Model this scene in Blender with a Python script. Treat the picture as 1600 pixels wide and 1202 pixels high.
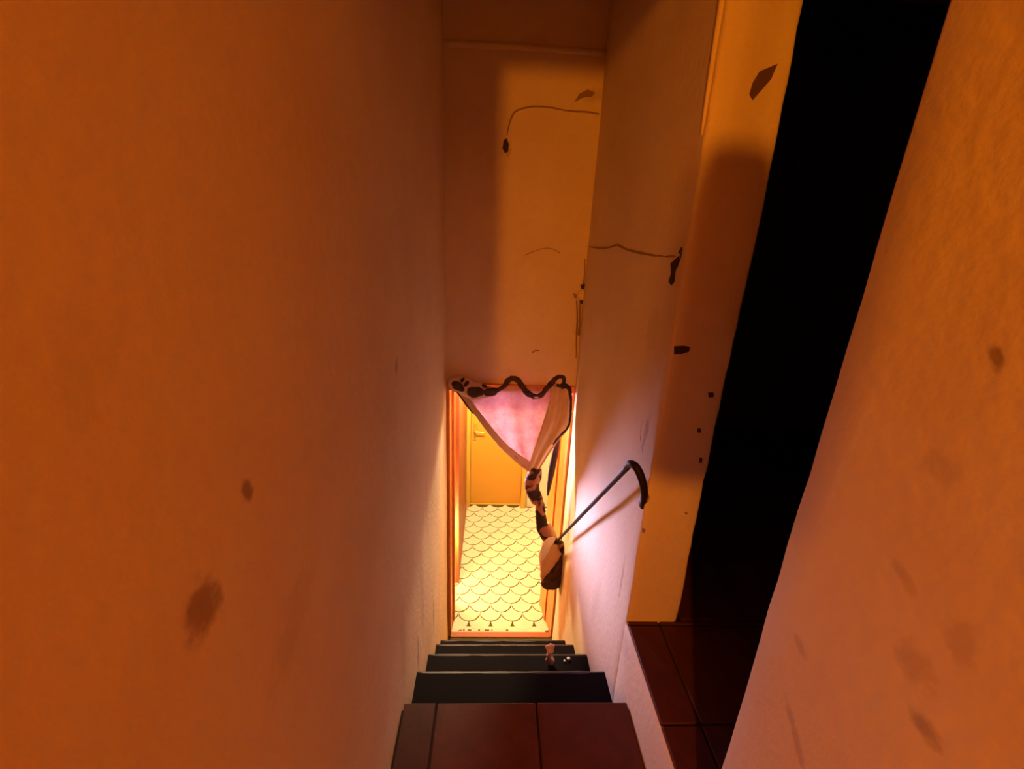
import bpy, bmesh, math, random
from mathutils import Vector, Matrix, noise

random.seed(7)
scene = bpy.context.scene
for o in list(bpy.data.objects):
    bpy.data.objects.remove(o, do_unlink=True)
COL = scene.collection

# ------------------------------------------------------------------ camera
# world: x to the right of the stairs, y down the flight (away), z up; the lens is the origin
F = 710.0                                   # focal length in pixels of a 1600 px wide frame
_a = Vector((-25, -251, F)).normalized()    # world +y seen in image axes (right, down, forward)
_b = Vector((-88, 2019, F)); _b = (_b - _a * _a.dot(_b)).normalized()
_r = _b.cross(_a)
ROT = Matrix((_r, _a, -_b))                 # image axes -> world


def ray(u, v):
    return ROT @ Vector((u - 800, v - 601, F))


def onx(u, v, x):
    d = ray(u, v); return d * (x / d.x)


def ony(u, v, y):
    d = ray(u, v); return d * (y / d.y)


def onz(u, v, z):
    d = ray(u, v); return d * (z / d.z)


cam = bpy.data.cameras.new('camera')
cam.sensor_fit = 'HORIZONTAL'; cam.sensor_width = 36; cam.lens = F / 1600 * 36
cam.clip_start = .01; cam.clip_end = 100
camo = bpy.data.objects.new('camera', cam); COL.objects.link(camo)
M = Matrix.Identity(4)
for i in range(3):
    M[i][0] = ROT[i][0]; M[i][1] = -ROT[i][1]; M[i][2] = -ROT[i][2]
camo.matrix_world = M
scene.camera = camo

# ------------------------------------------------------------------ world, exposure
w = bpy.data.worlds.new('world'); scene.world = w; w.use_nodes = True
w.node_tree.nodes['Background'].inputs[0].default_value = (.02, .012, .01, 1)
w.node_tree.nodes['Background'].inputs[1].default_value = .0
vs = scene.view_settings
vs.view_transform = 'Standard'; vs.look = 'None'; vs.gamma = 1; vs.use_curve_mapping = False
vs.exposure = 0.0

ORANGE = (1.0, .275, .008)
POWER_HALL_A = 252.0
POWER_HALL_FILL = 16.0
POWER_ROOM = 235.0
POWER_TUBE = 12.5
POWER_LOW = 58.0
LOWCOL = (1.0, .52, .20)
ROOMCOL = (1.0, .78, .44)
TUBECOL = (.66, .56, 1.0)

# ------------------------------------------------------------------ helpers


def mat(name, color, rough=.8, noise_amt=.12, noise_scale=6, color2=None, bump=.0, bump_scale=60,
        metallic=0., spec=.3, stains=None, axes=(1, 2), transl=0., sheen=0.):
    m = bpy.data.materials.new(name); m.use_nodes = True
    nt = m.node_tree; N = nt.nodes; L = nt.links
    p = N['Principled BSDF']
    p.inputs['Roughness'].default_value = rough
    p.inputs['Metallic'].default_value = metallic
    p.inputs['Specular IOR Level'].default_value = spec
    tc = N.new('ShaderNodeTexCoord')
    n = N.new('ShaderNodeTexNoise'); n.inputs['Scale'].default_value = noise_scale
    n.inputs['Detail'].default_value = 6; n.inputs['Roughness'].default_value = .6
    L.new(tc.outputs['Object'], n.inputs['Vector'])
    rmp = N.new('ShaderNodeMapRange'); rmp.inputs[1].default_value = .3; rmp.inputs[2].default_value = .7
    L.new(n.outputs['Fac'], rmp.inputs[0])
    mix = N.new('ShaderNodeMix'); mix.data_type = 'RGBA'
    c2 = color2 or tuple(max(0, c * (1 - noise_amt)) for c in color)
    mix.inputs[6].default_value = (*color, 1); mix.inputs[7].default_value = (*c2, 1)
    L.new(rmp.outputs[0], mix.inputs[0])
    out = mix.outputs[2]
    if stains:
        # every stain: (a, b, ra, rb, angle, strength, colour) in the wall's own two axes, edges broken by noise
        sep = N.new('ShaderNodeSeparateXYZ')
        nz = N.new('ShaderNodeTexNoise'); nz.inputs['Scale'].default_value = 45; nz.inputs['Detail'].default_value = 4
        L.new(tc.outputs['Object'], nz.inputs['Vector'])
        L.new(tc.outputs['Object'], sep.inputs[0])

        def math_(op, a, b=None, c=None):
            q = N.new('ShaderNodeMath'); q.operation = op
            for i, s in enumerate((a, b, c)):
                if s is None: continue
                if isinstance(s, (int, float)): q.inputs[i].default_value = s
                else: L.new(s, q.inputs[i])
            return q.outputs[0]
        A = sep.outputs[axes[0]]; B = sep.outputs[axes[1]]
        for (sa, sb, ra, rb, ang, strg, sc) in stains:
            da = math_('SUBTRACT', A, sa); db = math_('SUBTRACT', B, sb)
            ca, sn = math.cos(ang), math.sin(ang)
            u = math_('ADD', math_('MULTIPLY', da, ca / ra), math_('MULTIPLY', db, sn / ra))
            v = math_('ADD', math_('MULTIPLY', da, -sn / rb), math_('MULTIPLY', db, ca / rb))
            d = math_('SQRT', math_('ADD', math_('MULTIPLY', u, u), math_('MULTIPLY', v, v)))
            d = math_('ADD', d, math_('MULTIPLY', math_('SUBTRACT', nz.outputs['Fac'], .5), 1.6))
            mr = N.new('ShaderNodeMapRange'); mr.interpolation_type = 'SMOOTHSTEP'
            mr.inputs[1].default_value = 1.15; mr.inputs[2].default_value = .35
            mr.inputs[3].default_value = 0; mr.inputs[4].default_value = strg
            L.new(d, mr.inputs[0])
            mx = N.new('ShaderNodeMix'); mx.data_type = 'RGBA'
            L.new(mr.outputs[0], mx.inputs[0]); L.new(out, mx.inputs[6])
            mx.inputs[7].default_value = (*sc, 1); out = mx.outputs[2]
    L.new(out, p.inputs['Base Color'])
    if bump:
        nb = N.new('ShaderNodeTexNoise'); nb.inputs['Scale'].default_value = bump_scale; nb.inputs['Detail'].default_value = 5
        L.new(tc.outputs['Object'], nb.inputs['Vector'])
        bp = N.new('ShaderNodeBump'); bp.inputs['Strength'].default_value = bump; bp.inputs['Distance'].default_value = .01
        L.new(nb.outputs['Fac'], bp.inputs['Height']); L.new(bp.outputs[0], p.inputs['Normal'])
    if transl:
        t = N.new('ShaderNodeBsdfTranslucent'); L.new(out, t.inputs[0])
        ms = N.new('ShaderNodeMixShader'); ms.inputs[0].default_value = transl
        L.new(p.outputs[0], ms.inputs[1]); L.new(t.outputs[0], ms.inputs[2])
        L.new(ms.outputs[0], N['Material Output'].inputs[0])
    return m


def spots_mat(name, base, dark, scale=18, thr=.5, transl=0.):
    """printed cloth: dark blotches on a pale ground"""
    m = bpy.data.materials.new(name); m.use_nodes = True
    nt = m.node_tree; N = nt.nodes; L = nt.links; p = N['Principled BSDF']
    p.inputs['Roughness'].default_value = .75; p.inputs['Specular IOR Level'].default_value = .25
    tc = N.new('ShaderNodeTexCoord')
    n = N.new('ShaderNodeTexNoise'); n.inputs['Scale'].default_value = scale; n.inputs['Detail'].default_value = 1.5
    n.inputs['Distortion'].default_value = .8
    L.new(tc.outputs['Object'], n.inputs['Vector'])
    r = N.new('ShaderNodeValToRGB')
    r.color_ramp.elements[0].position = thr - .03; r.color_ramp.elements[0].color = (*base, 1)
    r.color_ramp.elements[1].position = thr + .03; r.color_ramp.elements[1].color = (*dark, 1)
    L.new(n.outputs['Fac'], r.inputs[0]); L.new(r.outputs[0], p.inputs['Base Color'])
    if transl:
        t = N.new('ShaderNodeBsdfTranslucent'); L.new(r.outputs[0], t.inputs[0])
        ms = N.new('ShaderNodeMixShader'); ms.inputs[0].default_value = transl
        L.new(p.outputs[0], ms.inputs[1]); L.new(t.outputs[0], ms.inputs[2])
        L.new(ms.outputs[0], N['Material Output'].inputs[0])
    return m


def link(name, me, m, parent=None, smooth=False):
    o = bpy.data.objects.new(name, me); COL.objects.link(o)
    if m: me.materials.append(m)
    if parent: o.parent = parent
    if smooth:
        for f in me.polygons: f.use_smooth = True
    return o


def from_bm(name, bm, m, parent=None, smooth=False):
    bmesh.ops.recalc_face_normals(bm, faces=bm.faces[:])
    me = bpy.data.meshes.new(name); bm.to_mesh(me); bm.free()
    return link(name, me, m, parent, smooth)


def add_box(bm, x0, x1, y0, y1, z0, z1, bevel=0., seg=2):
    r = bmesh.ops.create_cube(bm, size=1, matrix=Matrix.Translation(((x0 + x1) / 2, (y0 + y1) / 2, (z0 + z1) / 2)) @
                              Matrix.Diagonal((x1 - x0, y1 - y0, z1 - z0, 1)))
    if bevel:
        es = set(e for v in r['verts'] for e in v.link_edges)
        bmesh.ops.bevel(bm, geom=list(es), offset=bevel, segments=seg, profile=.5, affect='EDGES')


def box(name, x0, x1, y0, y1, z0, z1, m, parent=None, bevel=0.):
    bm = bmesh.new(); add_box(bm, x0, x1, y0, y1, z0, z1, bevel)
    return from_bm(name, bm, m, parent)


def plaster_box(name, x0, x1, y0, y1, z0, z1, m, cell=.05, amp=.003, bevel=.008, parent=None, deform=None, ragged=0.):
    """a wall block with hand-laid, slightly uneven faces and softened corners"""
    bm = bmesh.new(); add_box(bm, x0, x1, y0, y1, z0, z1)
    for ax, (a, b) in enumerate(((x0, x1), (y0, y1), (z0, z1))):
        n = max(1, int(round((b - a) / cell)))
        for k in range(1, n):
            c = [0, 0, 0]; c[ax] = a + (b - a) * k / n
            no = [0, 0, 0]; no[ax] = 1
            bmesh.ops.bisect_plane(bm, geom=bm.verts[:] + bm.edges[:] + bm.faces[:], plane_co=c, plane_no=no)
    if bevel:
        es = [e for e in bm.edges if len(e.link_faces) == 2 and e.calc_face_angle(0) > 1]
        bmesh.ops.bevel(bm, geom=es, offset=bevel, segments=3, profile=.5, affect='EDGES')
    for v in bm.verts:
        p = v.co.copy()
        d = noise.noise_vector(p * 2.3) * amp * 1.6 + noise.noise_vector(p * 9) * amp * .5
        if ragged:
            edge = min(abs(p.x - x0), abs(p.x - x1)) < .01 and min(abs(p.y - y0), abs(p.y - y1)) < .01
            if edge: d += noise.noise_vector(p * 22) * ragged
        v.co += d
        if deform: v.co += deform(p)
    return from_bm(name, bm, m, parent, True)


def tube(name, pts, radii, m, parent=None, seg=10, flat=1., cap=True, sub=6, wob=0., wobf=30.):
    """round bar / twisted cloth through pts with a radius at every point (Catmull-Rom)"""
    pts = [Vector(p) for p in pts]
    if isinstance(radii, (int, float)): radii = [radii] * len(pts)
    P, Rr = [], []
    for i in range(len(pts) - 1):
        p0 = pts[max(i - 1, 0)]; p1 = pts[i]; p2 = pts[i + 1]; p3 = pts[min(i + 2, len(pts) - 1)]
        for k in range(sub):
            t = k / sub
            P.append(.5 * ((2 * p1) + (p2 - p0) * t + (2 * p0 - 5 * p1 + 4 * p2 - p3) * t * t + (3 * p1 - p0 - 3 * p2 + p3) * t ** 3))
            Rr.append(radii[i] * (1 - t) + radii[i + 1] * t)
    P.append(pts[-1]); Rr.append(radii[-1])
    verts, faces = [], []
    up = Vector((0, 1, 0))
    for i, p in enumerate(P):
        t = (P[min(i + 1, len(P) - 1)] - P[max(i - 1, 0)]).normalized()
        n1 = t.cross(up)
        if n1.length < .05: n1 = t.cross(Vector((1, 0, 0)))
        n1.normalize(); n2 = t.cross(n1).normalized()
        for k in range(seg):
            a = 2 * math.pi * k / seg
            r = Rr[i]
            q = p + n1 * math.cos(a) * r + n2 * math.sin(a) * r * flat
            if wob: q += noise.noise_vector(q * wobf) * wob
            verts.append(q)
    for i in range(len(P) - 1):
        for k in range(seg):
            a = i * seg + k; b = i * seg + (k + 1) % seg
            faces.append((a, b, b + seg, a + seg))
    if cap:
        faces.append(tuple(range(seg))[::-1]); faces.append(tuple(range((len(P) - 1) * seg, len(P) * seg)))
    me = bpy.data.meshes.new(name); me.from_pydata(verts, [], faces); me.update()
    o = link(name, me, m, parent, True)
    return o


def slab(name, outline, thick, m, parent=None, bevel=0.):
    """a flat polygon in 3-D given a thickness along its normal"""
    bm = bmesh.new()
    vs_ = [bm.verts.new(p) for p in outline]
    f = bm.faces.new(vs_); f.normal_update()
    n = f.normal.copy()
    r = bmesh.ops.extrude_face_region(bm, geom=[f])
    for v in r['geom']:
        if isinstance(v, bmesh.types.BMVert): v.co += n * thick
    return from_bm(name, bm, m, parent)


def cushion(name, outline, depth, m, parent=None, rings=7, wrinkle=.004, freq=30):
    """a lump of gathered cloth: closed outline in a plane, swelling to both sides"""
    outline = [Vector(p) for p in outline]
    n = 56; L = []; tot = 0; per = []
    for i in range(len(outline)):
        d = (outline[(i + 1) % len(outline)] - outline[i]).length; per.append(d); tot += d
    for k in range(n):
        s = tot * k / n; i = 0
        while s > per[i]: s -= per[i]; i += 1
        L.append(outline[i].lerp(outline[(i + 1) % len(outline)], s / per[i]))
    for _ in range(2): L = [(L[i - 1] + L[i] * 2 + L[(i + 1) % n]) / 4 for i in range(n)]
    c = sum(L, Vector()) / n
    nrm = Vector((0, 0, 0))
    for i in range(n): nrm += (L[i] - c).cross(L[(i + 1) % n] - c)
    nrm.normalize()
    if nrm.y > 0: nrm = -nrm
    verts, faces = [], []
    for side in (1, -1):
        for k in range(rings):
            f = math.cos(k / rings * math.pi / 2); h = math.sin(k / rings * math.pi / 2)
            for i in range(n):
                p = c + (L[i] - c) * f + nrm * depth * h * side
                p += noise.noise_vector(p * freq) * wrinkle
                verts.append(p)
        verts.append(c + nrm * depth * side)
    S = rings * n + 1
    for s in (0, 1):
        for k in range(rings - 1):
            for i in range(n):
                a = s * S + k * n + i; b = s * S + k * n + (i + 1) % n
                faces.append((a, b, b + n, a + n) if s == 0 else (a, a + n, b + n, b))
        for i in range(n):
            a = s * S + (rings - 1) * n + i; b = s * S + (rings - 1) * n + (i + 1) % n
            faces.append((a, b, s * S + rings * n))
    bm = bmesh.new()
    me = bpy.data.meshes.new(name); me.from_pydata(verts, [], faces)
    bm.from_mesh(me); bmesh.ops.remove_doubles(bm, verts=bm.verts[:], dist=.0006)
    return from_bm(name, bm, m, parent, True)


def lathe(name, prof, m, parent=None, loc=(0, 0, 0), seg=24):
    verts, faces = [], []
    for r, z in prof:
        for k in range(seg):
            a = 2 * math.pi * k / seg; verts.append((loc[0] + r * math.cos(a), loc[1] + r * math.sin(a), loc[2] + z))
    for i in range(len(prof) - 1):
        for k in range(seg):
            a = i * seg + k; b = i * seg + (k + 1) % seg; faces.append((a, b, b + seg, a + seg))
    faces.append(tuple(range(seg))); faces.append(tuple(range((len(prof) - 1) * seg, len(prof) * seg)))
    bm = bmesh.new(); me = bpy.data.meshes.new(name); me.from_pydata(verts, [], faces); bm.from_mesh(me)
    return from_bm(name, bm, m, parent, True)


def struct(o, label=None):
    o['kind'] = 'structure'
    if label: o['label'] = label
    return o


def tag(o, label, cat, group=None):
    o['label'] = label; o['category'] = cat
    if group: o['group'] = group
    return o


def empty(name, loc=(0, 0, 0)):
    o = bpy.data.objects.new(name, None); COL.objects.link(o); o.location = loc; o.empty_display_size = .05
    return o


def reparent(root):
    """keep children where they were built although the empty has a place of its own"""
    for c in root.children: c.location = c.location - root.location


def bulb_light(name, loc, power, color, radius, parent):
    l = bpy.data.lights.new(name, 'POINT'); l.energy = power; l.color = color; l.shadow_soft_size = radius
    o = bpy.data.objects.new(name, l); COL.objects.link(o); o.location = loc; o.parent = parent
    return o


# ------------------------------------------------------------------ materials
WALLC = (.70, .57, .39); WALLD = (.64, .49, .31)
STAIN = (.20, .11, .10); DIRT = (.42, .30, .22)
m_left = mat('plaster_left', WALLC, .9, noise_scale=3.5, color2=WALLD, bump=.25, bump_scale=45, axes=(1, 2), stains=[
    (.446, -.290, .012, .017, .4, .75, STAIN), (.347, -.356, .030, .034, .3, .72, STAIN),
    (1.253, -.395, .02, .03, 0, .5, STAIN), (.93, .088, .05, .02, -.5, .16, DIRT),
    (.50, -.55, .10, .05, .5, .25, DIRT), (.30, -.10, .06, .03, .9, .15, DIRT),
    (1.55, -1.55, .05, .30, 0, .4, DIRT), (1.15, -1.35, .05, .22, 0, .35, DIRT), (1.85, -1.95, .03, .14, 0, .6, STAIN),
    (1.42, -1.70, .02, .10, 0, .6, STAIN), (1.75, -1.3, .04, .3, .1, .3, DIRT), (.62, -.33, .03, .02, .3, .2, DIRT)])
m_right = mat('plaster_right', WALLC, .9, noise_scale=3.5, color2=WALLD, bump=.25, bump_scale=45, axes=(1, 2), stains=[
    (1.40, -.30, .06, .10, 0, .25, DIRT), (1.33, -.62, .02, .07, .2, .45, STAIN), (1.36, -1.25, .012, .12, 0, .4, STAIN),
    (1.62, -1.62, .05, .16, .2, .25, DIRT), (2.0, -2.15, .03, .10, 0, .35, DIRT), (1.22, -1.42, .05, .06, 0, .35, DIRT)])
m_near = mat('plaster_near', WALLC, .9, noise_scale=5, color2=WALLD, bump=.25, bump_scale=45, axes=(1, 2), stains=[
    (.425, -.107, .008, .019, -.55, .75, STAIN), (.43, -.385, .022, .012, .6, .6, DIRT), (.345, -.525, .02, .018, .2, .5, STAIN),
    (.49, -.76, .05, .012, .7, .65, DIRT), (.435, -.24, .03, .02, 0, .35, DIRT), (.38, -.47, .035, .025, .5, .5, DIRT),
    (.53, -.62, .025, .012, .5, .5, DIRT), (.35, -.40, .03, .02, 1, .45, DIRT), (.56, -.3, .01, .15, .1, .12, (.9, .82, .7))])
m_far = mat('plaster_far', WALLC, .9, noise_scale=3.5, color2=WALLD, bump=.25, bump_scale=45, axes=(0, 2), stains=[
    (.47, .62, .06, .035, .4, .45, DIRT), (.05, .36, .02, .05, 0, .35, STAIN), (.49, -.42, .03, .08, 0, .45, DIRT)])  # middle mark is a hook's shadow put into the colour
m_plain = mat('plaster_plain', WALLC, .9, color2=WALLD, bump=.2, bump_scale=40)
m_hall = mat('hall_low_bounce', (.22, .13, .08), .8)  # made-up dark colour on unseen hall walls, cuts their bounce light
m_darkroom = mat('plaster_gloom_tone', (.10, .075, .07), .9)  # darkness of the unlit room put into the wall colour
m_chip = mat('bare_render', (.13, .07, .08), .95, bump=.3)
m_crack = mat('crack_brown', (.30, .18, .11), .95)  # brown of the crack lines
m_hole = mat('hole_dark', (.055, .028, .030), .95)  # dark colour of the hole marks
m_terracotta = mat('terracotta_tile', (.085, .022, .018), .5, noise_scale=14, color2=(.058, .016, .015), bump=.06, spec=.2)
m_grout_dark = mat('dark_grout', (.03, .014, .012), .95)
m_stone = mat('black_stone', (.006, .004, .005), .7, noise_scale=40, color2=(.009, .005, .006), spec=.03)
m_nose = mat('worn_nosing', (.05, .025, .025), .5, noise_scale=25, color2=(.02, .010, .010), spec=.25)
m_scale = mat('cream_scale_tile', (.50, .47, .32), .4, noise_scale=9, color2=(.46, .43, .28), spec=.4)
m_grout = mat('olive_grout', (.07, .055, .010), .9)
m_frame = mat('orange_varnished_wood', (.66, .24, .040), .42, noise_scale=12, color2=(.54, .175, .028), spec=.4)
m_frame_dark = mat('brown_varnished_wood', (.28, .075, .02), .45, noise_scale=12)
m_yellow = mat('yellow_painted_door', (.50, .235, .024), .5, noise_scale=4, noise_amt=.06, spec=.3)
m_yellow2 = mat('yellow_painted_frame', (.52, .29, .04), .5, noise_amt=.06)
m_brass = mat('dull_brass', (.62, .38, .08), .35, metallic=.6)
m_creamwall = mat('pale_yellow_wall', (.54, .49, .33), .85, noise_amt=.05)
m_rail = mat('dark_painted_steel', (.018, .007, .009), .55, noise_scale=30, spec=.2)
m_pink = mat('thin_pink_cloth', (.60, .30, .27), .8, noise_scale=13, color2=(.44, .15, .15), transl=.13, bump=.9, bump_scale=32)
m_hem = mat('cream_hem_cloth', (.72, .47, .33), .8, noise_amt=.2, noise_scale=9, transl=.22)
m_fold = mat('folded_cloth', (.74, .50, .34), .8, noise_amt=.25, noise_scale=7, transl=.10)
m_brownspot = spots_mat('brown_spotted_cloth', (.33, .13, .07), (.035, .013, .010), 16, .47)
m_tail = mat('dark_gathered_cloth', (.018, .009, .011), .75, noise_scale=30, color2=(.075, .032, .026))
m_tail2 = mat('brown_gathered_cloth', (.10, .042, .032), .75, noise_scale=22, color2=(.02, .010, .012), bump=.5, bump_scale=40)
m_white = mat('white_cloth', (.84, .74, .70), .8, noise_amt=.1)
m_rag = mat('dusty_rag', (.62, .36, .30), .9, noise_amt=.3, noise_scale=40)
m_crumb = mat('pale_crumb', (.75, .68, .62), .9)
m_black = mat('black_plastic', (.02, .02, .02), .5)
m_metal = mat('painted_metal', (.6, .58, .55), .5)

# ------------------------------------------------------------------ main sizes
XL, XR = -.272, .508            # faces of the two stair walls
YF = 2.58                       # face of the end wall
YP = 1.24                       # end of the right stair wall (towards the camera)
YN = .622                       # far edge of the near right wall
XP = .69                        # outer face of the right stair wall
ZT = -1.56                      # top step
ZL = -1.33                      # side landing
ZB = -2.905                     # lower room floor
ZC = 1.25                       # ceiling

# ------------------------------------------------------------------ walls
wl = plaster_box('wall_left', XL - .25, XL, -.05, YF + .02, -3.0, ZC, m_left, .06, .0035, .012)
struct(wl, 'long orange-lit plaster wall on the left of the stairs')


wr = plaster_box('wall_right', XR, XP, YP, YF + .02, -3.0, ZC, m_right, .05, .003, .012, ragged=.005)
struct(wr, 'thick plaster wall carrying the handrail on the right of the stairs')
wn = plaster_box('wall_right_near', XR, XP, -2.6, YN, ZL - .002, ZC, m_near, .07, .002, .008, ragged=.0025)
struct(wn, 'near plaster wall at the right edge, this side of the dark opening')
lint = plaster_box('trim_1', XR, XP, YN - .01, YP + .01, .74, ZC, m_plain, .08, .002, .0)
struct(lint, 'wall above the dark opening')

# end wall with the doorway cut out, one solid
OX0, OX1, OZ = -.266, .507, -.905
WT = .30                        # thickness of the end wall
bm = bmesh.new()
for (a, b, c, d) in ((-1.0, OX0, -2.95, ZC), (OX1, 1.2, -2.95, ZC), (OX0, OX1, OZ, ZC)):
    add_box(bm, a, b, YF, YF + WT, c, d)
wf = struct(from_bm('wall_far', bm, m_far), 'end wall of the stairwell above and around the lit doorway')

# ledge across the end wall
led = tube('trim_2', [(XL - .01, YF - .002, .795), (.12, YF - .006, .800), (XR + .01, YF - .002, .793)], [.016, .015, .016], m_plain, seg=8, flat=.7)
struct(led, 'thin plaster ledge across the top of the end wall')

struct(box('ceiling', -.6, 2.6, -.10, 4.6, ZC, ZC + .1, m_plain), 'stairwell ceiling')
struct(plaster_box('trim_3', XL - .05, XR + .05, -.17, -.05, .685, ZC, m_plain, .1, .001, 0), 'beam over the head of the stairs')

# upstairs hall behind the camera
struct(box('wall_hall_front', -2.2, XL - .2, -.05, .10, ZT, ZC, m_hall), 'hall wall beside the head of the stairs')
struct(box('wall_hall_left', -2.3, -2.2, -2.7, .10, ZT, ZC, m_hall), 'hall side wall')
struct(box('wall_hall_back', -2.3, XP, -2.7, -2.6, ZT, ZC, m_hall), 'hall back wall')
struct(box('ceiling_hall', -2.3, XP, -2.7, -.05, 1.10, 1.2, m_hall), 'hall ceiling')

# ------------------------------------------------------------------ dark room on the right
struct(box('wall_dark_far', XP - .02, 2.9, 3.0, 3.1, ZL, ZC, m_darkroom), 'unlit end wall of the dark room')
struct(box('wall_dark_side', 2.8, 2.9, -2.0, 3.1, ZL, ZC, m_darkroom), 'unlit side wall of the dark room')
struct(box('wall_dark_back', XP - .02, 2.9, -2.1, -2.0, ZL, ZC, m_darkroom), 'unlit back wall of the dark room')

# ------------------------------------------------------------------ floors
fl = struct(plaster_box('floor_landing', XR, 2.9, -2.1, YP + .01, -1.75, ZL - .012, m_right, .09, .002, .004), 'raised landing in front of the dark room, plastered edge')
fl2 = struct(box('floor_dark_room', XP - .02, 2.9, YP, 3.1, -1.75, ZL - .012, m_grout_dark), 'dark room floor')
fl3 = struct(box('floor', -2.2, XR + .02, -2.6, 1.100, -1.80, ZT - .014, m_grout_dark), 'top step and hall floor under the tiles')


def tile_set(parent, x0, x1, y0, y1, z, sx, sy, ox, oy, th, m):
    """tiles on a grid, cut at the borders; alike ones share their mesh"""
    cache = {}
    i0 = math.floor((x0 - ox) / sx); i1 = math.ceil((x1 - ox) / sx)
    j0 = math.floor((y0 - oy) / sy); j1 = math.ceil((y1 - oy) / sy)
    for i in range(i0, i1):
        for j in range(j0, j1):
            a0 = max(ox + i * sx, x0); a1 = min(ox + (i + 1) * sx, x1)
            b0 = max(oy + j * sy, y0); b1 = min(oy + (j + 1) * sy, y1)
            if a1 - a0 < .02 or b1 - b0 < .02: continue
            wx, wy = a1 - a0 - .006, b1 - b0 - .006
            k = (round(wx, 4), round(wy, 4))
            if k not in cache:
                bm = bmesh.new(); add_box(bm, -wx / 2, wx / 2, -wy / 2, wy / 2, -th, 0, .0025, 1)
                me = bpy.data.meshes.new('tile'); bm.to_mesh(me); bm.free(); me.materials.append(m); cache[k] = me
            o = bpy.data.objects.new('tile', cache[k]); COL.objects.link(o); o.parent = parent
            o.location = ((a0 + a1) / 2, (b0 + b1) / 2, z + random.uniform(-.0006, .0006))
            o.rotation_euler = (random.uniform(-.002, .002), random.uniform(-.002, .002), 0)


tile_set(fl3, XL + .002, XR - .002, -.9, 1.118, ZT, .343, .343, -.158, 1.118 - 3 * .343, .014, m_terracotta)
box('grout_bed', XR + .006, 2.88, -2.0, YP + .008, ZL - .020, ZL - .006, m_grout_dark, fl)
tile_set(fl, XR + .001, 2.2, -.6, YP + .01, ZL, .343, .343, XR + .018 + .1, .2, .014, m_terracotta)
tile_set(fl2, XP + .02, 2.2, YP + .01, 2.9, ZL, .343, .343, XR + .018 + .1, .2, .014, m_terracotta)

# ------------------------------------------------------------------ stairs
noses = [(1.386, -1.752), (1.672, -1.998), (1.930, -2.232), (2.165, -2.468), (2.345, -2.695)]
st = empty('staircase', (0, 1.2, ZB)); struct(st, 'steep flight of narrow black stone steps between the plaster walls')
prev_y, prev_z = 1.118, ZT
bm = bmesh.new(); add_box(bm, XL - .002, XR + .002, 1.08, 1.10, noses[0][1] - .02, ZT - .016); from_bm('riser', bm, m_stone, st)
for i, (ny, nz) in enumerate(noses):
    xr_ = XR + .002
    t = box('tread', XL - .002, xr_, prev_y - .05, ny - .010, nz - .035, nz, m_stone, st)
    # rounded, worn front edge with small dents
    pts = []
    for k in range(15):
        x = XL - .002 + (xr_ - XL) * k / 14
        pts.append((x, ny - .011, nz - .0165 + noise.noise(Vector((x * 9, i * 3.1, 0))) * .0012))
    tube('nosing', pts, [.0168 + noise.noise(Vector((p[0] * 14, i * 2.2, 1))) * .0012 for p in pts], m_nose, st, seg=12, sub=2)
    zn = noses[i + 1][1] if i + 1 < len(noses) else ZB
    box('riser', XL - .002, xr_, ny - .05, ny - .022, zn - .02, nz - .034, m_stone, st)
    prev_y, prev_z = ny, nz
reparent(st)

# ------------------------------------------------------------------ plaster wear on the walls


def chip_on(parent, pix, plane, c, th=.0022, m=m_chip, name='plaster_chip'):
    f = {'x': onx, 'y': ony}[plane]
    pts = [f(u, v, c) for u, v in pix]
    n = (pts[1] - pts[0]).cross(pts[2] - pts[0])
    toward = Vector((-1, 0, 0)) if (plane == 'x' and c > 0) else Vector((1, 0, 0)) if plane == 'x' else Vector((0, -1, 0))
    if n.dot(toward) < 0: pts = pts[::-1]
    pts = [p - toward * .003 for p in pts]
    return slab(name, pts, th + .004, m, parent)


def crack_on(parent, pix, plane, c, r, m=m_crack, name='plaster_crack'):
    f = {'x': onx, 'y': ony}[plane]
    pts = [f(u, v, c) for u, v in pix]
    return tube(name, pts, r, m, parent, seg=6, sub=5, wob=.0015, wobf=60)


chip_on(wr, [(1186, 112), (1214, 100), (1204, 124), (1190, 140), (1175, 157), (1170, 148), (1175, 130)], 'y', YP)
chip_on(wr, [(1053, 541), (1068, 540), (1078, 542), (1076, 549), (1064, 553), (1053, 554)], 'y', YP, m=m_hole)
chip_on(wr, [(1106, 613), (1114, 613), (1115, 620), (1107, 621)], 'y', YP, m=m_hole)
chip_on(wr, [(1090, 669), (1095, 670), (1094, 676), (1089, 675)], 'y', YP, m=m_hole)
chip_on(wr, [(1093, 715), (1097, 716), (1096, 723), (1092, 722)], 'y', YP, m=m_hole)
chip_on(wr, [(1012, 770), (1015, 776), (1012, 785), (1009, 780)], 'y', YP, m=m_crack)
chip_on(wr, [(1004, 826), (1008, 827), (1007, 832), (1003, 831)], 'y', YP, m=m_crack)
chip_on(wr, [(1072, 800), (1074, 802), (1072, 804), (1070, 802)], 'y', YP, m=m_crack)
chip_on(wr, [(1049, 412), (1062, 400), (1060, 410), (1056, 424), (1055, 440), (1050, 446), (1046, 440), (1050, 428)], 'x', XR, m=m_hole)
crack_on(wr, [(921, 386), (940, 388), (955, 386), (965, 383), (980, 390), (1000, 395), (1030, 400), (1056, 401)], 'x', XR, [.0022, .004, .0035, .0045, .0035, .0045, .003, .003])
crack_on(wr, [(1005, 655), (1001, 680), (1005, 710)], 'x', XR, .0018)
crack_on(wr, [(1062, 395), (1066, 388), (1064, 402), (1058, 418)], 'x', XR, .004, m_hole)
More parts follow.
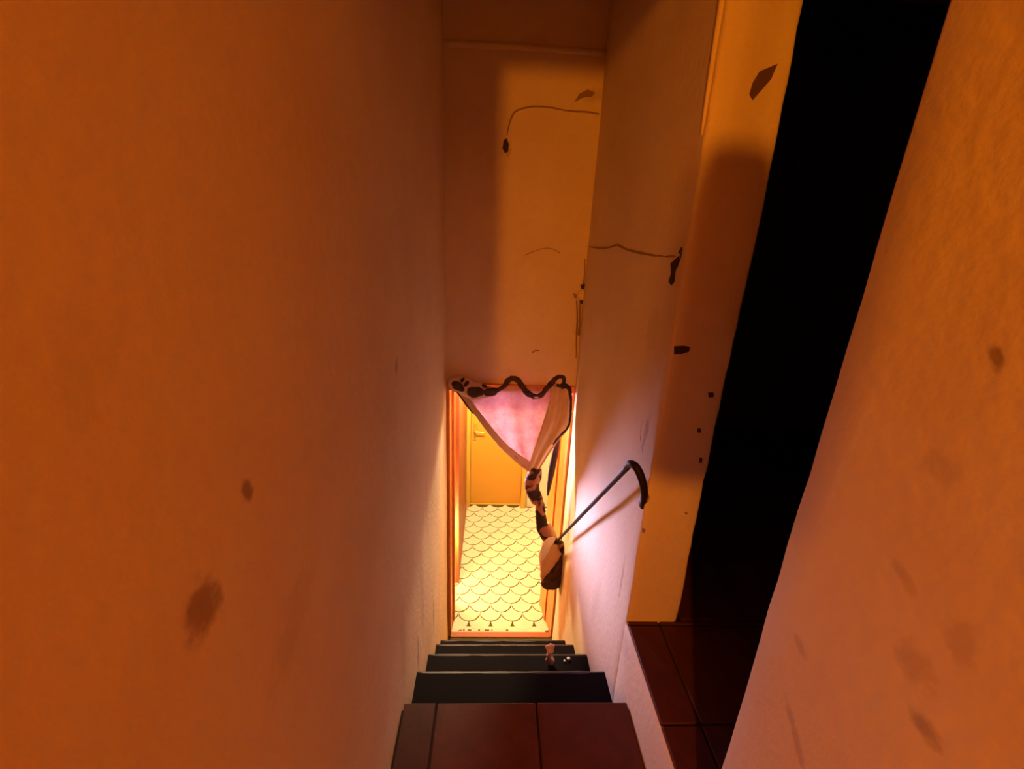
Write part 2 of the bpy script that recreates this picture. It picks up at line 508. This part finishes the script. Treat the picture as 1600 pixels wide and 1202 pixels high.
# corner bead showing through the plaster, upper part of the corner
tube('corner_bead', [(XR - .001, YP + .022, .23), (XR - .003, YP + .022, .5), (XR - .003, YP + .022, 1.2)], [.004, .008, .008], m_plain, wr, seg=8)
chip_on(wf, [(787, 219), (792, 216), (795, 226), (794, 237), (789, 240), (785, 232)], 'y', YF, m=m_hole)  # hole mark, its dark colour also holds a hook's shadow
crack_on(wf, [(792, 212), (797, 190), (806, 174), (830, 167), (860, 168), (885, 173), (915, 175), (936, 178)], 'y', YF, [.002, .004, .005, .004, .004, .004, .0045, .004])
chip_on(wf, [(897, 160), (905, 147), (918, 140), (930, 145), (925, 151), (910, 153)], 'y', YF, m=m_crack)
crack_on(wf, [(820, 399), (840, 391), (858, 388), (875, 395)], 'y', YF, .0018, m_crack)
crack_on(wf, [(832, 551), (836, 548), (843, 548)], 'y', YF, .004, m_crack)
crack_on(wf, [(914, 405), (913, 430), (911, 446)], 'y', YF - .006, .003, m_crack)
crack_on(wf, [(901, 470), (902, 500), (901, 522), (900, 560)], 'y', YF - .004, [.003, .005, .005, .002], m_crack)
crack_on(wf, [(906, 470), (906, 500), (904, 524)], 'y', YF - .004, [.003, .005, .006], m_crack)
cushion('plaster_lump', [ony(u, v, YF - .004) for u, v in [(903, 456), (912, 453), (918, 458), (917, 467), (909, 470), (903, 465)]], .012, m_plain, wf, wrinkle=.001)
chip_on(wf, [(907, 445), (914, 443), (919, 448), (916, 452), (908, 451)], 'y', YF - .006, m=m_hole)
chip_on(wf, [(906, 469), (911, 469), (911, 474), (907, 475)], 'y', YF - .006, m=m_hole)
chip_on(wf, [(896, 458), (901, 460), (901, 467), (897, 465)], 'y', YF - .004, m=m_crack)

# ------------------------------------------------------------------ lower room
rf = struct(box('floor_lower', -1.0, 1.2, YF - .26, 4.35, ZB - .06, ZB - .006, m_grout), 'lower room floor of cream fish-scale tiles with olive joints')
RX, RY = .0840, .0885


def scale_outline(k=1.0, n=10):
    pts = []
    for i in range(2 * n + 1):
        a = math.pi + math.pi * i / (2 * n); pts.append((RX * math.cos(a), RY * math.sin(a)))
    for i in range(1, n + 1):            # right flank: arc of the right-hand neighbour behind
        a = -math.pi / 2 - math.pi / 2 * i / n; pts.append((RX + RX * math.cos(a), RY + RY * math.sin(a)))
    for i in range(1, n):
        a = -math.pi / 2 * i / n; pts.append((-RX + RX * math.cos(a), RY + RY * math.sin(a)))
    return pts


def inset(pts, d):
    n = len(pts); out = []
    for i in range(n):
        p0 = Vector(pts[i - 1]); p1 = Vector(pts[i]); p2 = Vector(pts[(i + 1) % n])
        n1 = Vector((-(p1 - p0).y, (p1 - p0).x)).normalized(); n2 = Vector((-(p2 - p1).y, (p2 - p1).x)).normalized()
        b = n1 + n2
        if b.length < .3: b = n1
        b.normalize(); out.append(p1 + b * d)
    return out


so = inset(scale_outline(), .0045)
sm = bpy.data.meshes.new('scale_tile')
nn = len(so)
sm.from_pydata([(p.x, p.y, 0) for p in so] + [(p.x, p.y, -.007) for p in so], [],
               [tuple(range(nn))] + [(i, i + nn, (i + 1) % nn + nn, (i + 1) % nn) for i in range(nn)])
sm.materials.append(m_scale)
bmx = bmesh.new(); bmx.from_mesh(sm); bmesh.ops.recalc_face_normals(bmx, faces=bmx.faces[:]); bmx.to_mesh(sm); bmx.free()
tilt = -.016
for row in range(0, 20):
    cy = 2.802 - RY + RY * (row - 1)
    for c in range(-5, 6):
        cx = -.043 + RX * (2 * c + (row % 2 == 0))
        x = cx + tilt * (cy - 2.9); y = cy
        if x < -.62 or x > .72 or y < 2.70 - .02 or y > 4.30: continue
        o = bpy.data.objects.new('tile', sm); COL.objects.link(o); o.parent = rf
        o.location = (x, y, ZB + random.uniform(-.0004, .0004)); o.rotation_euler = (0, 0, tilt * -1)
box('sill_strip', -.25, .46, YF + .03, 2.665, ZB - .02, ZB - .001, m_creamwall, rf)
for x0, x1 in ((-.20, -.175), (-.165, -.15), (-.13, -.10), (-.05, -.035), (.0, .035), (.05, .06), (.16, .18)):
    box('worn_mark', x0, x1, 2.625, 2.637, ZB - .003, ZB - .0002, m_grout, rf)

bw = bmesh.new()
for (a, b, c, d) in ((-1.0, -.245, ZB - .05, -.5), (.40, 1.2, ZB - .05, -.5), (-.245, .40, -.84, -.5)):
    add_box(bw, a, b, 4.24, 4.36, c, d)
struct(from_bm('wall_lower_far', bw, m_creamwall), 'pale yellow wall of the lower room around the yellow door')
struct(box('wall_lower_left', -1.1, -1.0, YF, 4.36, ZB - .05, -.5, m_creamwall), 'left wall of the lower room')
struct(box('wall_lower_right', 1.2, 1.3, YF, 4.36, ZB - .05, -.5, m_creamwall), 'right wall of the lower room')
struct(box('ceiling_lower', -1.1, 1.3, YF + WT, 4.36, -.5, -.4, m_creamwall), 'lower room ceiling')

# yellow door in the back wall
d2 = empty('door_2', (.07, 4.24, ZB)); struct(d2, 'plain yellow door with lever handle at the back of the lower room')
box('door_frame', -.250, -.198, 4.205, 4.33, ZB, -.84, m_yellow2, d2, .004)
box('door_frame', .350, .402, 4.205, 4.33, ZB, -.84, m_yellow2, d2, .004)
box('door_frame', -.198, .350, 4.205, 4.33, -.89, -.84, m_yellow2, d2, .004)
leaf = box('door_leaf', -.196, .348, 4.275, 4.315, ZB + .012, -.892, m_yellow, d2, .003)
box('threshold', -.198, .350, 4.262, 4.33, ZB - .004, ZB + .010, m_yellow2, d2, .002)
box('handle_plate', -.172, -.140, 4.268, 4.276, -2.13, -1.93, m_brass, leaf, .003)
tube('lever_handle', [(-.156, 4.268, -2.01), (-.156, 4.232, -2.01), (-.145, 4.224, -2.012), (-.055, 4.224, -2.02)], [.009, .009, .008, .007], m_brass, leaf, seg=10)
lathe('keyhole', [(.007, 0), (.007, .003)], m_black, leaf, (-.156, 4.266, -2.09), 12)
reparent(d2)

# door frame at the foot of the stairs
d1 = empty('door_1', (.09, YF, ZB)); struct(d1, 'orange varnished door frame without a leaf at the foot of the stairs')
ZJ = OZ - .002


def lining(name, pts, z0, z1, m):
    bm = bmesh.new()
    lo = [bm.verts.new((x, y, z0)) for x, y in pts]; hi = [bm.verts.new((x, y, z1)) for x, y in pts]
    bm.faces.new(lo[::-1]); bm.faces.new(hi)
    for i in range(len(pts)): bm.faces.new((lo[i], lo[(i + 1) % len(pts)], hi[(i + 1) % len(pts)], hi[i]))
    return from_bm(name, bm, m, d1)


lining('door_jamb', [(OX0, YF - .004), (-.258, YF - .004), (-.242, YF + WT), (OX0, YF + WT)], ZB, ZJ, m_frame)
lining('door_jamb', [(OX1, YF - .004), (OX1, YF + WT), (.438, YF + WT), (.499, YF - .004)], ZB, ZJ, m_frame)
lining('jamb_bead', [(-.2600, YF - .008), (-.250, YF - .006), (-.2485, YF + .03), (-.262, YF + .03)], ZB, ZJ, m_frame)
lining('jamb_bead', [(.505, YF - .008), (.505, YF + .03), (.488, YF + .03), (.494, YF - .006)], ZB, ZJ, m_frame)
lining('jamb_stop', [(-.252, YF + .14), (-.236, YF + .14), (-.234, YF + .18), (-.250, YF + .18)], ZB, ZJ, m_frame)
lining('jamb_stop', [(.478, YF + .14), (.470, YF + .18), (.452, YF + .18), (.460, YF + .14)], ZB, ZJ, m_frame)
box('door_head', -.258, .497, YF - .02, YF + WT, OZ - .045, OZ, m_frame, d1, .004)
box('door_sill', -.255, .494, YF - .015, YF + .035, ZB - .03, ZB + .004, m_frame_dark, d1, .003)
reparent(d1)

# tall cupboard at the left of the lower room, front towards the stairs
cb = empty('cupboard', (-.45, 3.65, ZB)); tag(cb, 'tall orange-brown wooden cupboard just inside the doorway on the left', 'cupboard')
cbr = []


def cbox(name, x0, x1, y0, y1, z0, z1, m, bev=.003):
    o = box(name, x0, x1, y0, y1, z0, z1, m, cb, bev); return o


cbox('body', -.74, -.238, 3.125, 4.19, ZB, -1.02, m_frame_dark)
cbox('front_panel', -.73, -.262, 3.112, 3.127, ZB + .02, -1.04, m_frame)
cbox('corner_post', -.262, -.232, 3.108, 3.14, ZB, -1.00, m_frame_dark)
for y0, y1 in ((3.16, 3.64), (3.66, 4.14)):
    pd = cbox('side_panel', -.240, -.233, y0, y1, ZB + .14, -1.08, m_frame_dark)
cbox('plinth', -.240, -.230, 3.125, 4.19, ZB, ZB + .10, m_frame_dark)
cbox('cornice', -.75, -.225, 3.10, 4.19, -1.02, -.98, m_frame)
reparent(cb)

# ------------------------------------------------------------------ handrail
hr = empty('handrail', (XR, 1.28, -.85)); tag(hr, 'thin dark steel handrail with a bent end on the right stair wall', 'handrail')
top = onx(985, 726, .452); low = onx(868, 848, .462)
tube('rail', [top, top.lerp(low, .33), top.lerp(low, .66), low], [.0092, .0088, .0088, .0088], m_rail, hr, seg=12)
bend = [onx(979, 731, .452), onx(985, 725, .452), onx(993, 729, .459), onx(1000, 741, .472), onx(1005, 757, .486), onx(1007, 773, .500), onx(1006, 788, .512)]
tube('bent_end', bend, [.0112, .0125, .0128, .0128, .0125, .0125, .012], m_rail, hr, seg=12)
lathe('wall_rosette', [(.020, -.004), (.020, .003), (.012, .008)], m_rail, hr, (0, 0, 0), 16)
rs = hr.children[-1]; rs.rotation_euler = (0, -math.pi / 2, 0); e = onx(1004, 786, XR); rs.location = (XR - .002, e.y, e.z)
tube('lower_bracket', [low, low + Vector((.03, .005, -.02)), Vector((XR + .06, low.y + .01, low.z - .03))], .0075, m_rail, hr, seg=8)
reparent(hr)

# ------------------------------------------------------------------ curtain
YC = YF - .055
ct = empty('curtain', (.1, YC, -.9)); tag(ct, 'thin pink curtain with spotted frill pulled aside and knotted in the doorway', 'curtain')


def spline(pts, t):
    n = len(pts) - 1; s = min(max(t, 0), 1) * n; i = min(int(s), n - 1); f = s - i
    g = lambda k: Vector(pts[min(max(k, 0), n)])
    p0, p1, p2, p3 = g(i - 1), g(i), g(i + 1), g(i + 2)
    return .5 * ((2 * p1) + (p2 - p0) * f + (2 * p0 - 5 * p1 + 4 * p2 - p3) * f * f + (3 * p1 - p0 - 3 * p2 + p3) * f ** 3)


def cloth(name, left, right, m, parent, nu=28, nv=30, y=YC, folds=3, depth=.012, topw=None, th=.0015, phase=0., crump=0.):
    """hanging cloth between two edge lines given in the door plane; folds run down it"""
    verts, faces = [], []
    for j in range(nv + 1):
        t = j / nv; a = spline(left, t); b = spline(right, t)
        for i in range(nu + 1):
            s = i / nu; q = a.lerp(b, s)
            yy = y + math.sin(s * folds * 2 * math.pi + phase + t * 1.2) * depth * (.5 + .5 * (1 - t))
            p = ony(q.x, q.y, yy)
            if crump: p += noise.noise_vector(p * 26) * crump
            verts.append(p)
    for j in range(nv):
        for i in range(nu):
            a = j * (nu + 1) + i; faces.append((a, a + 1, a + nu + 2, a + nu + 1))
    me = bpy.data.meshes.new(name); me.from_pydata(verts, [], faces); me.update()
    o = link(name, me, m, parent, True)
    if th:
        md = o.modifiers.new('thickness', 'SOLIDIFY'); md.thickness = th; md.offset = 0
    return o


L_edge = [(712, 608), (730, 632), (750, 660), (775, 692), (800, 717), (826, 738)]
R_edge = [(868, 600), (864, 630), (856, 660), (846, 690), (838, 715), (829, 738)]
cloth('panel', L_edge, R_edge, m_pink, ct, folds=2.5, depth=.010, crump=.006, th=0)
L_in = [(724, 609), (742, 634), (762, 660), (787, 690), (808, 708), (829, 722)]
cloth('hem', L_edge, L_in, m_hem, ct, nu=6, y=YC - .008, folds=.4, depth=.006, th=.003)
F_l = [(864, 602), (857, 632), (848, 662), (838, 692), (830, 716), (824, 742)]
F_r = [(893, 610), (894, 640), (889, 668), (872, 690), (856, 713), (838, 742)]
cloth('folded_edge', F_l, F_r, m_fold, ct, nu=24, y=YC - .018, folds=2.2, depth=.012, th=.003, phase=.6)
# frill along the top
fr = [(706, 607), (714, 601), (724, 603), (736, 608), (752, 612), (768, 611)]
frill = tube('frill', [ony(u, v, YC - .02) for u, v in fr], [.034, .054, .056, .054, .046, .030], m_fold, ct, seg=14, flat=.45, wob=.012, wobf=24)
for (u, v, a, b, an) in ((716, 604, 11, 7, .5), (711, 600, 6, 4, .2), (743, 613, 14, 8.5, 0), (766, 613, 11, 7, .1), (729, 600, 5, 3, -.9), (722, 594, 4, 2.5, -.6), (757, 603, 4, 2.2, .3)):
    ring = [(u + a * math.cos(t) * math.cos(an) - b * math.sin(t) * math.sin(an), v + a * math.cos(t) * math.sin(an) + b * math.sin(t) * math.cos(an)) for t in (k * math.pi / 8 for k in range(16))]
    cushion('frill_spot', [ony(p, q, YC - .042) for p, q in ring], .010, m_tail, frill, wrinkle=.006, freq=30)
fr2 = [(766, 611), (778, 609), (788, 603), (794, 595), (802, 591), (810, 595), (817, 605), (825, 615), (836, 620), (846, 617), (854, 608), (861, 600), (866, 596)]
tube('frill', [ony(u, v, YC - .022) for u, v in fr2], [.022, .014, .014, .015, .015, .017, .018, .018, .015, .015, .016, .018, .020], m_tail, ct, seg=10, flat=.6, wob=.006, wobf=40)
fr3 = [(862, 600), (866, 594), (873, 589), (880, 590), (881, 597), (876, 603), (870, 602)]
tube('frill', [ony(u, v, YC - .028) for u, v in fr3], [.014, .015, .012, .011, .010, .010, .009], m_tail, ct, seg=10, flat=.8, wob=.003, wobf=40)
fr4 = [(876, 605), (884, 603), (890, 610), (892, 630), (891, 655), (887, 668), (875, 682), (864, 694)]
tube('edging', [ony(u, v, YC - .026) for u, v in fr4], [.018, .016, .012, .006, .008, .008, .006, .005], m_tail, ct, seg=8, flat=.6, wob=.004, wobf=45)
ed = [(873, 684), (868, 706), (863, 730), (858, 760), (856, 775)]
tube('edging', [ony(u, v, YC + .03) for u, v in ed], [.010, .020, .022, .014, .003], m_tail, ct, seg=8, flat=.5, wob=.003)
ed2 = [(711, 606), (720, 620), (730, 634), (740, 647)]
tube('edging', [ony(u, v, YC - .004) for u, v in ed2], [.010, .006, .007, .003], m_tail, ct, seg=8, flat=.5)
o = lathe('frill_glint', [(.004, -.006), (.012, -.004), (.012, .004), (.004, .006)], m_white, ct, (0, 0, 0), 14)  # white disc standing in for a glint on the frill
o.location = ony(838, 621, YC - .045); o.scale = (1.1, .5, .6)
# gathered length running down to the rail
tw = [(838, 732), (834, 745), (831, 760), (835, 776), (840, 788)]
tube('gathered_length', [ony(u, v, YC - .01) for u, v in tw], [.038, .048, .047, .040, .018], m_brownspot, ct, seg=14, flat=.6, wob=.008, wobf=36)
tw2 = [(841, 768), (844, 790), (845, 808), (848, 826), (856, 842)]
tube('gathered_length', [ony(u, v, YC - .022) for u, v in tw2], [.012, .030, .036, .040, .034], m_brownspot, ct, seg=14, flat=.6, wob=.006, wobf=36)
tw3 = [(856, 818), (862, 832), (866, 846)]
tube('gathered_length', [ony(u, v, YC - .01) for u, v in tw3], [.012, .024, .028], m_hem, ct, seg=12, flat=.6, wob=.004)
# knotted end hanging over the foot of the rail
yk = low.y - .03
kc = cushion('knot_cloth', [ony(u, v, yk) for u, v in [(846, 848), (856, 839), (866, 837), (870, 843), (872, 855), (879, 866), (866, 884), (852, 902), (845, 910), (843, 890), (843, 865)]], .038, m_hem, ct, wrinkle=.010, freq=22)
cushion('knot_fold', [ony(u, v, yk - .036) for u, v in [(847, 850), (855, 841), (865, 838), (868, 843), (860, 852), (856, 864), (847, 878), (844, 876), (844, 860)]], .014, m_white, kc, wrinkle=.006, freq=26)
cushion('knot_tail', [ony(u, v, yk - .004) for u, v in [(877, 864), (884, 880), (887, 902), (880, 911), (870, 921), (857, 922), (846, 916), (845, 908), (856, 896), (868, 878)]], .046, m_tail2, ct, wrinkle=.012, freq=30)
tube('knot_loop', [ony(u, v, yk - .01) for u, v in [(866, 846), (874, 848), (879, 858), (882, 868)]], [.020, .024, .022, .012], m_brownspot, ct, seg=10, wob=.005, wobf=40)
reparent(ct)

# ------------------------------------------------------------------ litter on the steps
yt = 1.615
rg = cushion('crumpled_rag', [ony(u, v, yt) for u, v in [(853, 999), (860, 996), (868, 997), (866, 1005), (862, 1012), (860, 1018), (866, 1019), (868, 1024), (863, 1029), (856, 1028), (853, 1020), (856, 1010)]], .014, m_rag, wrinkle=.008, freq=55)
low_z = min((rg.matrix_world @ v.co).z for v in rg.data.vertices)
rg.location.z += noses[1][1] - low_z
tag(rg, 'small crumpled pinkish rag standing on the dark steps by the right wall', 'rag')
for k, (u, v, r, lab) in enumerate(((888, 1031, .0085, 'larger pale crumb of plaster on the dark step right of the rag'),
                                    (882, 1034, .0055, 'smaller pale crumb of plaster on the dark step right of the rag'))):
    p = onz(u, v, noses[1][1])
    bm = bmesh.new(); bmesh.ops.create_icosphere(bm, subdivisions=2, radius=r)
    for q in bm.verts:
        q.co += noise.noise_vector(q.co * 180 + Vector((k * 5, 0, 0))) * r * .45; q.co.z *= .7
    lo = min(q.co.z for q in bm.verts)
    o = from_bm('plaster_crumb', bm, m_crumb); o.location = (p.x, p.y, noses[1][1] - lo)
    tag(o, lab, 'crumb', 'plaster crumbs on the steps')

# ------------------------------------------------------------------ lamps


def hanging_bulb(name, x, y, z, ztop, power, color, label, radius=.035):
    t = empty(name, (x, y, ztop)); tag(t, label, 'lamp')
    lathe('ceiling_rose', [(.045, 0), (.045, -.012), (.02, -.03)], m_metal, t, (0, 0, 0), 20)
    tube('cord', [(0, 0, -.03), (.001, 0, (z - ztop) * .5), (0, 0, z - ztop + .11)], .003, m_black, t, seg=6, sub=3)
    lathe('socket', [(.010, .12), (.018, .11), (.018, .055), (.014, .05)], m_black, t, (0, 0, z - ztop), 16)
    bulb_light('bulb', (0, 0, z - ztop), power, color, radius, t)
    return t


hanging_bulb('hall_bulb', -.492, -2.0, .665, 1.10, POWER_HALL_A, ORANGE, 'bare orange bulb hanging at the back of the upstairs hall', .04)
hanging_bulb('hall_bulb', .465, -1.0, .85, 1.10, POWER_HALL_FILL, ORANGE, 'added orange fill bulb near the head of the stairs', .05)  # second bulb added as fill for the near left wall
hanging_bulb('room_bulb', -.15, 3.32, -.83, -.5, POWER_ROOM, ROOMCOL, 'bare yellow bulb hanging from the lower room ceiling', .05)

# added unseen blocker in the hall, shadows the end of the right stair wall
pn = empty('shadow_blocker', (.043, -.42, 1.10)); tag(pn, 'added shadow blocker hanging unseen in the upstairs hall', 'lamp')
lathe('ceiling_rose', [(.04, 0), (.04, -.012), (.015, -.03)], m_metal, pn, (0, 0, 0), 20)
tube('cord', [(0, 0, -.03), (0, 0, -.4), (0, 0, -.66)], .003, m_black, pn, seg=6, sub=2)
lathe('shade', [(.005, -.655), (.04, -.66), (.055, -.70), (.066, -.80), (.068, -1.09), (.065, -1.10), (.06, -1.09)], m_hem, pn, (0, 0, 0), 28)

# white tube on the cupboard front, hidden from the stairs by the left jamb
tl = empty('tube_lamp', (-.295, 3.085, -1.35)); tag(tl, 'upright white tube lamp on the cupboard front in the lower room', 'lamp')
box('back_plate', -.03, .03, -.004, .011, -.34, .34, m_metal, tl, .003)
box('end_cap', -.018, .018, -.045, -.004, .30, .335, m_metal, tl, .003)
box('end_cap', -.018, .018, -.045, -.004, -.335, -.30, m_metal, tl, .003)
l = bpy.data.lights.new('tube', 'AREA'); l.shape = 'RECTANGLE'; l.size = .06; l.size_y = .58
l.energy = POWER_TUBE; l.color = TUBECOL
lo = bpy.data.objects.new('tube', l); COL.objects.link(lo); lo.parent = tl
lo.location = (0, -.05, 0); lo.rotation_euler = (-math.radians(96), 0, math.radians(36)); l.spread = math.radians(58)

# added fill lamp, unseen behind the left jamb, brightens right wall and jamb
fl_ = empty('floor_fill_lamp', (-.36, 2.95, ZB)); tag(fl_, 'added unseen warm fill light as a globe lamp on a short stand on the lower room floor', 'lamp')
lathe('base', [(.07, 0), (.07, .012), (.015, .022)], m_metal, fl_, (0, 0, 0), 24)
lathe('stem', [(.008, .02), (.008, .42), (.02, .43)], m_metal, fl_, (0, 0, 0), 12)
bulb_light('globe', (0, 0, .50), POWER_LOW, LOWCOL, .055, fl_)
